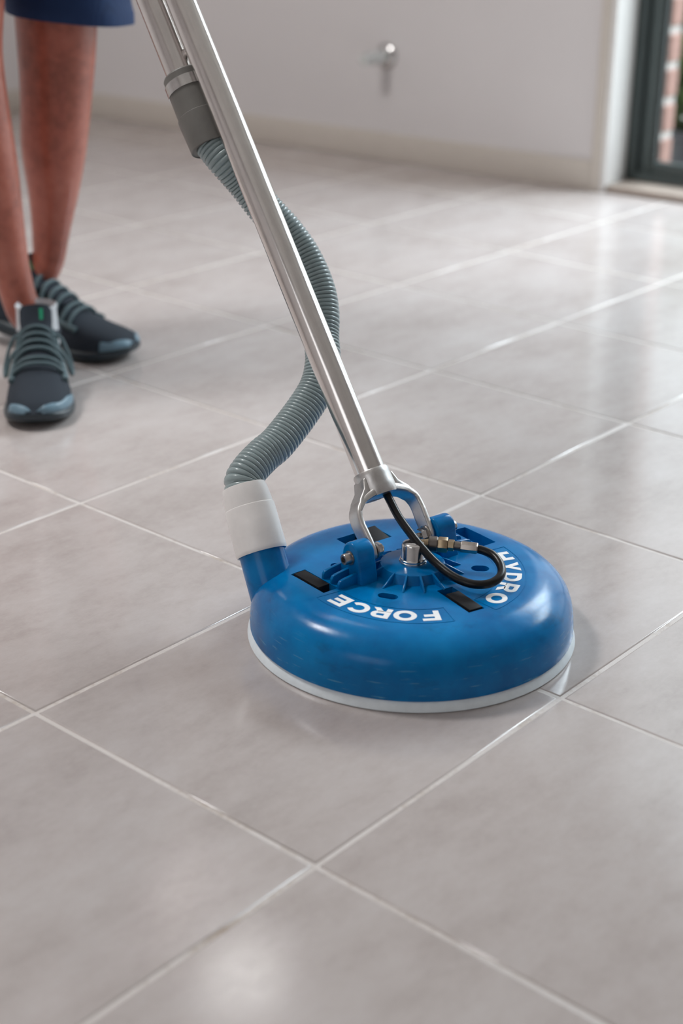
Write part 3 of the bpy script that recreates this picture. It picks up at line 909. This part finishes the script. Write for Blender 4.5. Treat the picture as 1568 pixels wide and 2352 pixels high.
chain('sp', [((0.86, 1.06, 1.08), 0.125), ((0.835, 1.02, 1.24), 0.140), ((0.815, 0.985, 1.37), 0.120), ((0.80, 0.96, 1.46), 0.058), ((0.785, 0.94, 1.54), 0.062), ((0.765, 0.91, 1.63), 0.088), ((0.77, 0.915, 1.71), 0.080)], 'pelvis')
for k_ in list(N_):
    if k_.startswith('sp'): N_[k_] = (tuple(Vector(N_[k_][0]) + SH), N_[k_][1])
GRP = PL + PD * 1.15
def arm(prefix, sh, el, side):
    w = GRP + UA * (0.085 * side) + UB * 0.045 + UZ * 0.03
    end = chain(prefix, [(sh, 0.060), (tuple(Vector(sh).lerp(Vector(el), 0.5)), 0.048), (el, 0.040), (tuple(Vector(el).lerp(w, 0.4)), 0.039), (tuple(w), 0.026), (tuple(w + (GRP + UA * 0.085 * side - w) * 0.45 + UZ * 0.018), 0.026)], 'sp2')
    hand = Vector(N_[end][0])
    g = GRP + UA * 0.085 * side
    for q in range(4):
        o = UA * ((q - 1.5) * 0.019)
        chain(f'{prefix}f{q}', [(tuple(g + o + UZ * 0.030 + UB * 0.010), 0.0095), (tuple(g + o + UZ * 0.022 - UB * 0.024), 0.009), (tuple(g + o - UZ * 0.010 - UB * 0.030), 0.0085), (tuple(g + o - UZ * 0.028 - UB * 0.010), 0.0075)], end)
    chain(f'{prefix}t', [(tuple(g - UA * side * 0.042 + UB * 0.022 + UZ * 0.004), 0.011), (tuple(g - UA * side * 0.046 + UB * 0.010 - UZ * 0.026), 0.0095)], end)
arm('al', (0.895, 0.95, 1.36), (0.87, 0.80, 1.13), 1)
arm('ar', (0.555, 0.82, 1.36), (0.515, 0.72, 1.12), -1)
skin_mesh('body', N_, E_, 'pelvis', M['skin'], per)
# head features, hair and shirt are out of the frame but keep the figure whole
hd = Vector((0.767, 0.912, 1.655)) + SH; fwd = Vector((-0.42, -0.88, -0.22)).normalized(); rt = fwd.cross(UZ).normalized(); upv = rt.cross(fwd)
def ell(c, ax, n=14):
    V, F = lathe([(math.sin(PI * k / n), -math.cos(PI * k / n)) for k in range(n + 1)], (0, 0, 0), (0, 0, 1), 20)
    return [tuple(Vector(c) + rt * x * ax[0] + fwd * y * ax[1] + upv * z * ax[2]) for x, y, z in V], F
mk('hair', ell(hd + upv * 0.045 - fwd * 0.022, (0.093, 0.098, 0.090)), M['hair'], per)
mk('nose', ell(hd + fwd * 0.092 - upv * 0.012, (0.014, 0.022, 0.024)), M['skin'], per)
for sd in (-1, 1):
    mk('eye', ell(hd + fwd * 0.077 + rt * sd * 0.032 + upv * 0.012, (0.012, 0.008, 0.008)), M['white'], per)
    mk('ear', ell(hd + rt * sd * 0.088 - fwd * 0.005, (0.010, 0.022, 0.032)), M['skin'], per)
mk('mouth', ell(hd + fwd * 0.078 - upv * 0.055, (0.024, 0.008, 0.006)), M['skin'], per)
NS = {}
NS['a'] = (tuple(Vector((0.88, 1.09, 0.98)) + SH), 0.150); NS['b'] = (N_['sp0'][0], 0.142); NS['c'] = (N_['sp1'][0], 0.156); NS['d'] = (N_['sp2'][0], 0.126); NS['e'] = (N_['sp3'][0], 0.066)
for k, pre in (('l', 'al'), ('r', 'ar')):
    NS[k + '0'] = (N_[pre + '0'][0], 0.078); NS[k + '1'] = (tuple(Vector(N_[pre + '0'][0]).lerp(Vector(N_[pre + '2'][0]), 0.62)), 0.066)
skin_mesh('shirt', NS, [('a', 'b'), ('b', 'c'), ('c', 'd'), ('d', 'e'), ('d', 'l0'), ('l0', 'l1'), ('d', 'r0'), ('r0', 'r1')], 'c', M['shirt'], per)

# shorts: two wide legs and a seat
FH = Vector((0.7583, 0.6519, 0)); RH = Vector((0.6519, -0.7583, 0))
def el_ring(c, a, b, z, tilt=0.0, n=40, wav=0.0, ph=0.0):
    out = []
    for k in range(n):
        t = 2 * PI * k / n
        q = 1 + wav * math.sin(5 * t + ph)
        x, y = a * math.cos(t) * q, b * math.sin(t) * q
        out.append(tuple(Vector((c[0], c[1], z)) + RH * x + FH * y + UZ * (tilt * x)))
    return out
def leg_tube(c0, c1, c2, z0, tilt, a0, b0):
    inner = [el_ring(c0, a0 - 0.004, b0 - 0.004, z0 + 0.04, tilt, wav=0.03), el_ring(c0, a0 - 0.004, b0 - 0.004, z0 + 0.001, tilt, wav=0.03)]
    outer = [el_ring(c0, a0, b0, z0, tilt, wav=0.03), el_ring(c0, a0, b0, z0 + 0.02, tilt, wav=0.03), el_ring(c0, a0 - 0.0012, b0 - 0.0012, z0 + 0.022, tilt, wav=0.03),
             el_ring(c1, a0 - 0.012, b0 - 0.006, z0 + 0.15, tilt * 0.6, wav=0.02, ph=0.7), el_ring(c2, 0.112, 0.115, 0.84, 0, wav=0.01), el_ring(c2, 0.105, 0.11, 0.93, 0)]
    return loft(inner + outer, cap=False)
LC = [(0.896, 0.964), (0.882, 0.972), (0.845, 0.975)]
RC = [(0.645, 0.935), (0.665, 0.940), (0.715, 0.955)]
seat = loft([el_ring((0.78, 0.968), 0.192, 0.142, z, 0, 40) if z < 1.0 else el_ring((0.78, 0.968), 0.165, 0.128, z, 0, 40) for z in (0.73, 0.78, 0.86, 0.95, 1.03, 1.05)])
sh = mk('shorts', join(leg_tube(*LC, 0.574, -0.10, 0.108, 0.096), leg_tube(*RC, 0.628, 0.05, 0.106, 0.096), seat), M['denim'], per, autosmooth=60)

# trainers
def shoe(name_loc, toe, side, lift=0.0):
    """shoe frame: x from heel to toe, y to the wearer's left, z up"""
    heel = Vector(name_loc); toe = Vector(toe)
    X = (toe - heel); L = X.length; X.normalize(); Y = UZ.cross(X)
    sc = L / 0.30
    def w(x, y, z): return tuple(heel + X * (x * sc) + Y * (y * sc) + UZ * (z * sc + lift * max(0.0, (0.19 - x) / 0.19)))
    xs = [0.000, 0.006, 0.02, 0.05, 0.09, 0.13, 0.17, 0.205, 0.235, 0.262, 0.282, 0.294, 0.300]
    hw = [0.012, 0.022, 0.031, 0.036, 0.0355, 0.038, 0.045, 0.050, 0.0505, 0.046, 0.036, 0.022, 0.008]
    cy = [0, 0, 0, 0, 0.000, 0.001, 0.003, 0.004, 0.004, 0.002, 0.000, -0.001, -0.002]
    cy = [c * side for c in cy]
    hh = [0.070, 0.082, 0.090, 0.094, 0.094, 0.090, 0.079, 0.067, 0.057, 0.050, 0.043, 0.036, 0.028]
    st = [0.034, 0.034, 0.034, 0.033, 0.031, 0.029, 0.027, 0.026, 0.026, 0.027, 0.029, 0.031, 0.032]      # top of the sole
    bt = [0.010, 0.006, 0.002, 0.0, 0.0, 0.0, 0.0, 0.0, 0.001, 0.004, 0.008, 0.013, 0.018]
    # sole
    rings = []
    for x, h, c, s, b in zip(xs, hw, cy, st, bt):
        h2 = h + 0.005
        rings.append([w(x, c - h2 * 0.92, b), w(x, c - h2, b + 0.006), w(x, c - h2 * 1.02, (b + s) / 2), w(x, c - h2 * 0.97, s), w(x, c + h2 * 0.97, s), w(x, c + h2 * 1.02, (b + s) / 2), w(x, c + h2, b + 0.006), w(x, c + h2 * 0.92, b)])
    mk('sole', loft(rings), M['sole'], per, sub=1, autosmooth=60)
    rings = []
    for x, h, c, s, t in zip(xs, hw, cy, st, hh):
        r = []
        for k in range(17):
            a = PI * k / 16
            ex = math.cos(a); ey = math.sin(a)
            r.append(w(x, c + h * (abs(ex) ** 0.8) * (1 if ex > 0 else -1), s - 0.004 + (t - s + 0.004) * ey ** 0.75))
        rings.append(r)
    up = mk('shoe_upper', loft(rings, loop=False), M['mesh'], per, autosmooth=70)
    tag(up, None)
    def interp(arr, x): return float(np.interp(x, xs, arr))
    def surf(x, f, lift=0.0):             # point on the upper: f = -1..1 across
        h, c, s, t = interp(hw, x), interp(cy, x), interp(st, x), interp(hh, x)
        a = PI / 2 * (1 - f)
        ex, ey = math.cos(a), math.sin(a)
        return w(x, c + (h + lift * abs(ex)) * (abs(ex) ** 0.8) * (1 if ex > 0 else -1), s - 0.004 + (t - s + 0.004) * ey ** 0.75 + lift * ey)
    # rubber toe wrap, pale where door light is painted into its colour
    for sd, x0 in (((1, 0.205), (-1, 0.275)) if side > 0 else ((-1, 0.262), (1, 0.262))):
        rows = []
        for x in np.linspace(x0, 0.2985, 14):
            t = (x - 0.205) / 0.0935
            lo = 1.0 - 0.30 * min(1.0, t * 1.8) - 0.55 * max(0.0, t - 0.75) / 0.25
            rows.append([surf(x, sd * (1.0 + (lo - 1.0) * q), 0.0025) for q in np.linspace(0, 1, 6)])
        mk('lit_toe_wrap', loft(rows, cap=False, loop=False), M['lit_bumper'], per, autosmooth=80).modifiers.new('sol', 'SOLIDIFY').thickness = 0.002 * sc
    # tongue
    tr = []
    for x, z, hwid in ((0.175, 0.080, 0.020), (0.15, 0.092, 0.022), (0.125, 0.104, 0.024), (0.108, 0.118, 0.026), (0.098, 0.134, 0.026), (0.094, 0.140, 0.022)):
        r = []
        for k in range(12):
            a = 2 * PI * k / 12
            r.append(w(x + 0.005 * math.sin(a) * 0.9, hwid * math.cos(a) + interp(cy, x), z + 0.005 * math.sin(a)))
        tr.append(r)
    tg = mk('tongue', loft(tr), M['mesh'], per, autosmooth=70)
    mk('tongue_tab', xf(box((-0.004, -0.0125, 0), (0.0, -0.003, 0.020)), lambda x, y, z: w(0.111 - z * 0.5 + 0.001, -y * side, 0.122 + z * 0.8 + 0.001)), M['green'], tg)
    # collar round the ankle
    cr = []
    for k in range(28):
        a = 2 * PI * k / 28
        cr.append(w(0.058 + 0.044 * math.cos(a), 0.031 * math.sin(a), 0.093 + 0.006 * math.cos(2 * a) + (0.010 if math.cos(a) < -0.5 else 0)))
    mk('collar', sweep(cr + [cr[0]], 0.0065 * sc, 10, cap=False), M['mesh'], per)
    # sock
    mk('sock', lathe([(0.024, 0.05), (0.036, 0.070), (0.0345, 0.10), (0.0335, 0.130), (0.035, 0.137), (0.033, 0.139), (0.027, 0.132)], heel + X * (0.066 * sc) + UZ * lift * 0.65, (0, 0, 1), 32), M['sock'], per)
    # lacing
    for k in range(7):
        x = 0.110 + 0.0150 * k
        rise = max(0.0, float(np.interp(x, (0.100, 0.125, 0.150, 0.175, 0.19), (0.114, 0.108, 0.096, 0.084, 0.07))) - interp(hh, x))
        pts = [surf(x, f, 0.003 + (rise + 0.005) * max(0.0, 1 - (abs(f) / 0.5) ** 2.5)) for f in (-0.56, -0.4, -0.2, 0.0, 0.2, 0.4, 0.56)]
        pts2, _ = spline(pts, 24)
        mk('lace', sweep(pts2, 0.0034 * sc, 8), M['lace'], per)
    for sd in (-1, 1):                     # overlays along the eyelets
        P_ = [surf(x, sd * 0.56, 0.002) for x in np.linspace(0.115, 0.215, 8)]
        p2, _ = spline(P_, 24)
        mk('eyestay', sweep(p2, 0.0052 * sc, 10), M['lace'], per)
        lp = [surf(0.130, sd * 0.12, 0.010), surf(0.120, sd * 0.45, 0.022), surf(0.140, sd * 0.80, 0.016), surf(0.160, sd * 0.86, 0.010), surf(0.150, sd * 0.55, 0.012), surf(0.132, sd * 0.15, 0.010)]
        p2, _ = spline(lp, 40)
        mk('lace_bow', sweep(p2, 0.0030 * sc, 8), M['lace'], per)
    mk('side_tab', xf(box((0, 0, 0), (1, 1, 1)), lambda x, y, z: Vector(surf(0.155 + 0.022 * x, side * (-0.86 + 0.2 * z), 0.001 + 0.0015 * y))), M['green'], per)
shoe((0.738, 0.899, 0.0), (0.538, 0.669, 0), 1)
shoe((0.797, 1.130, 0.0), (0.885, 0.822, 0), -1, 0.03)
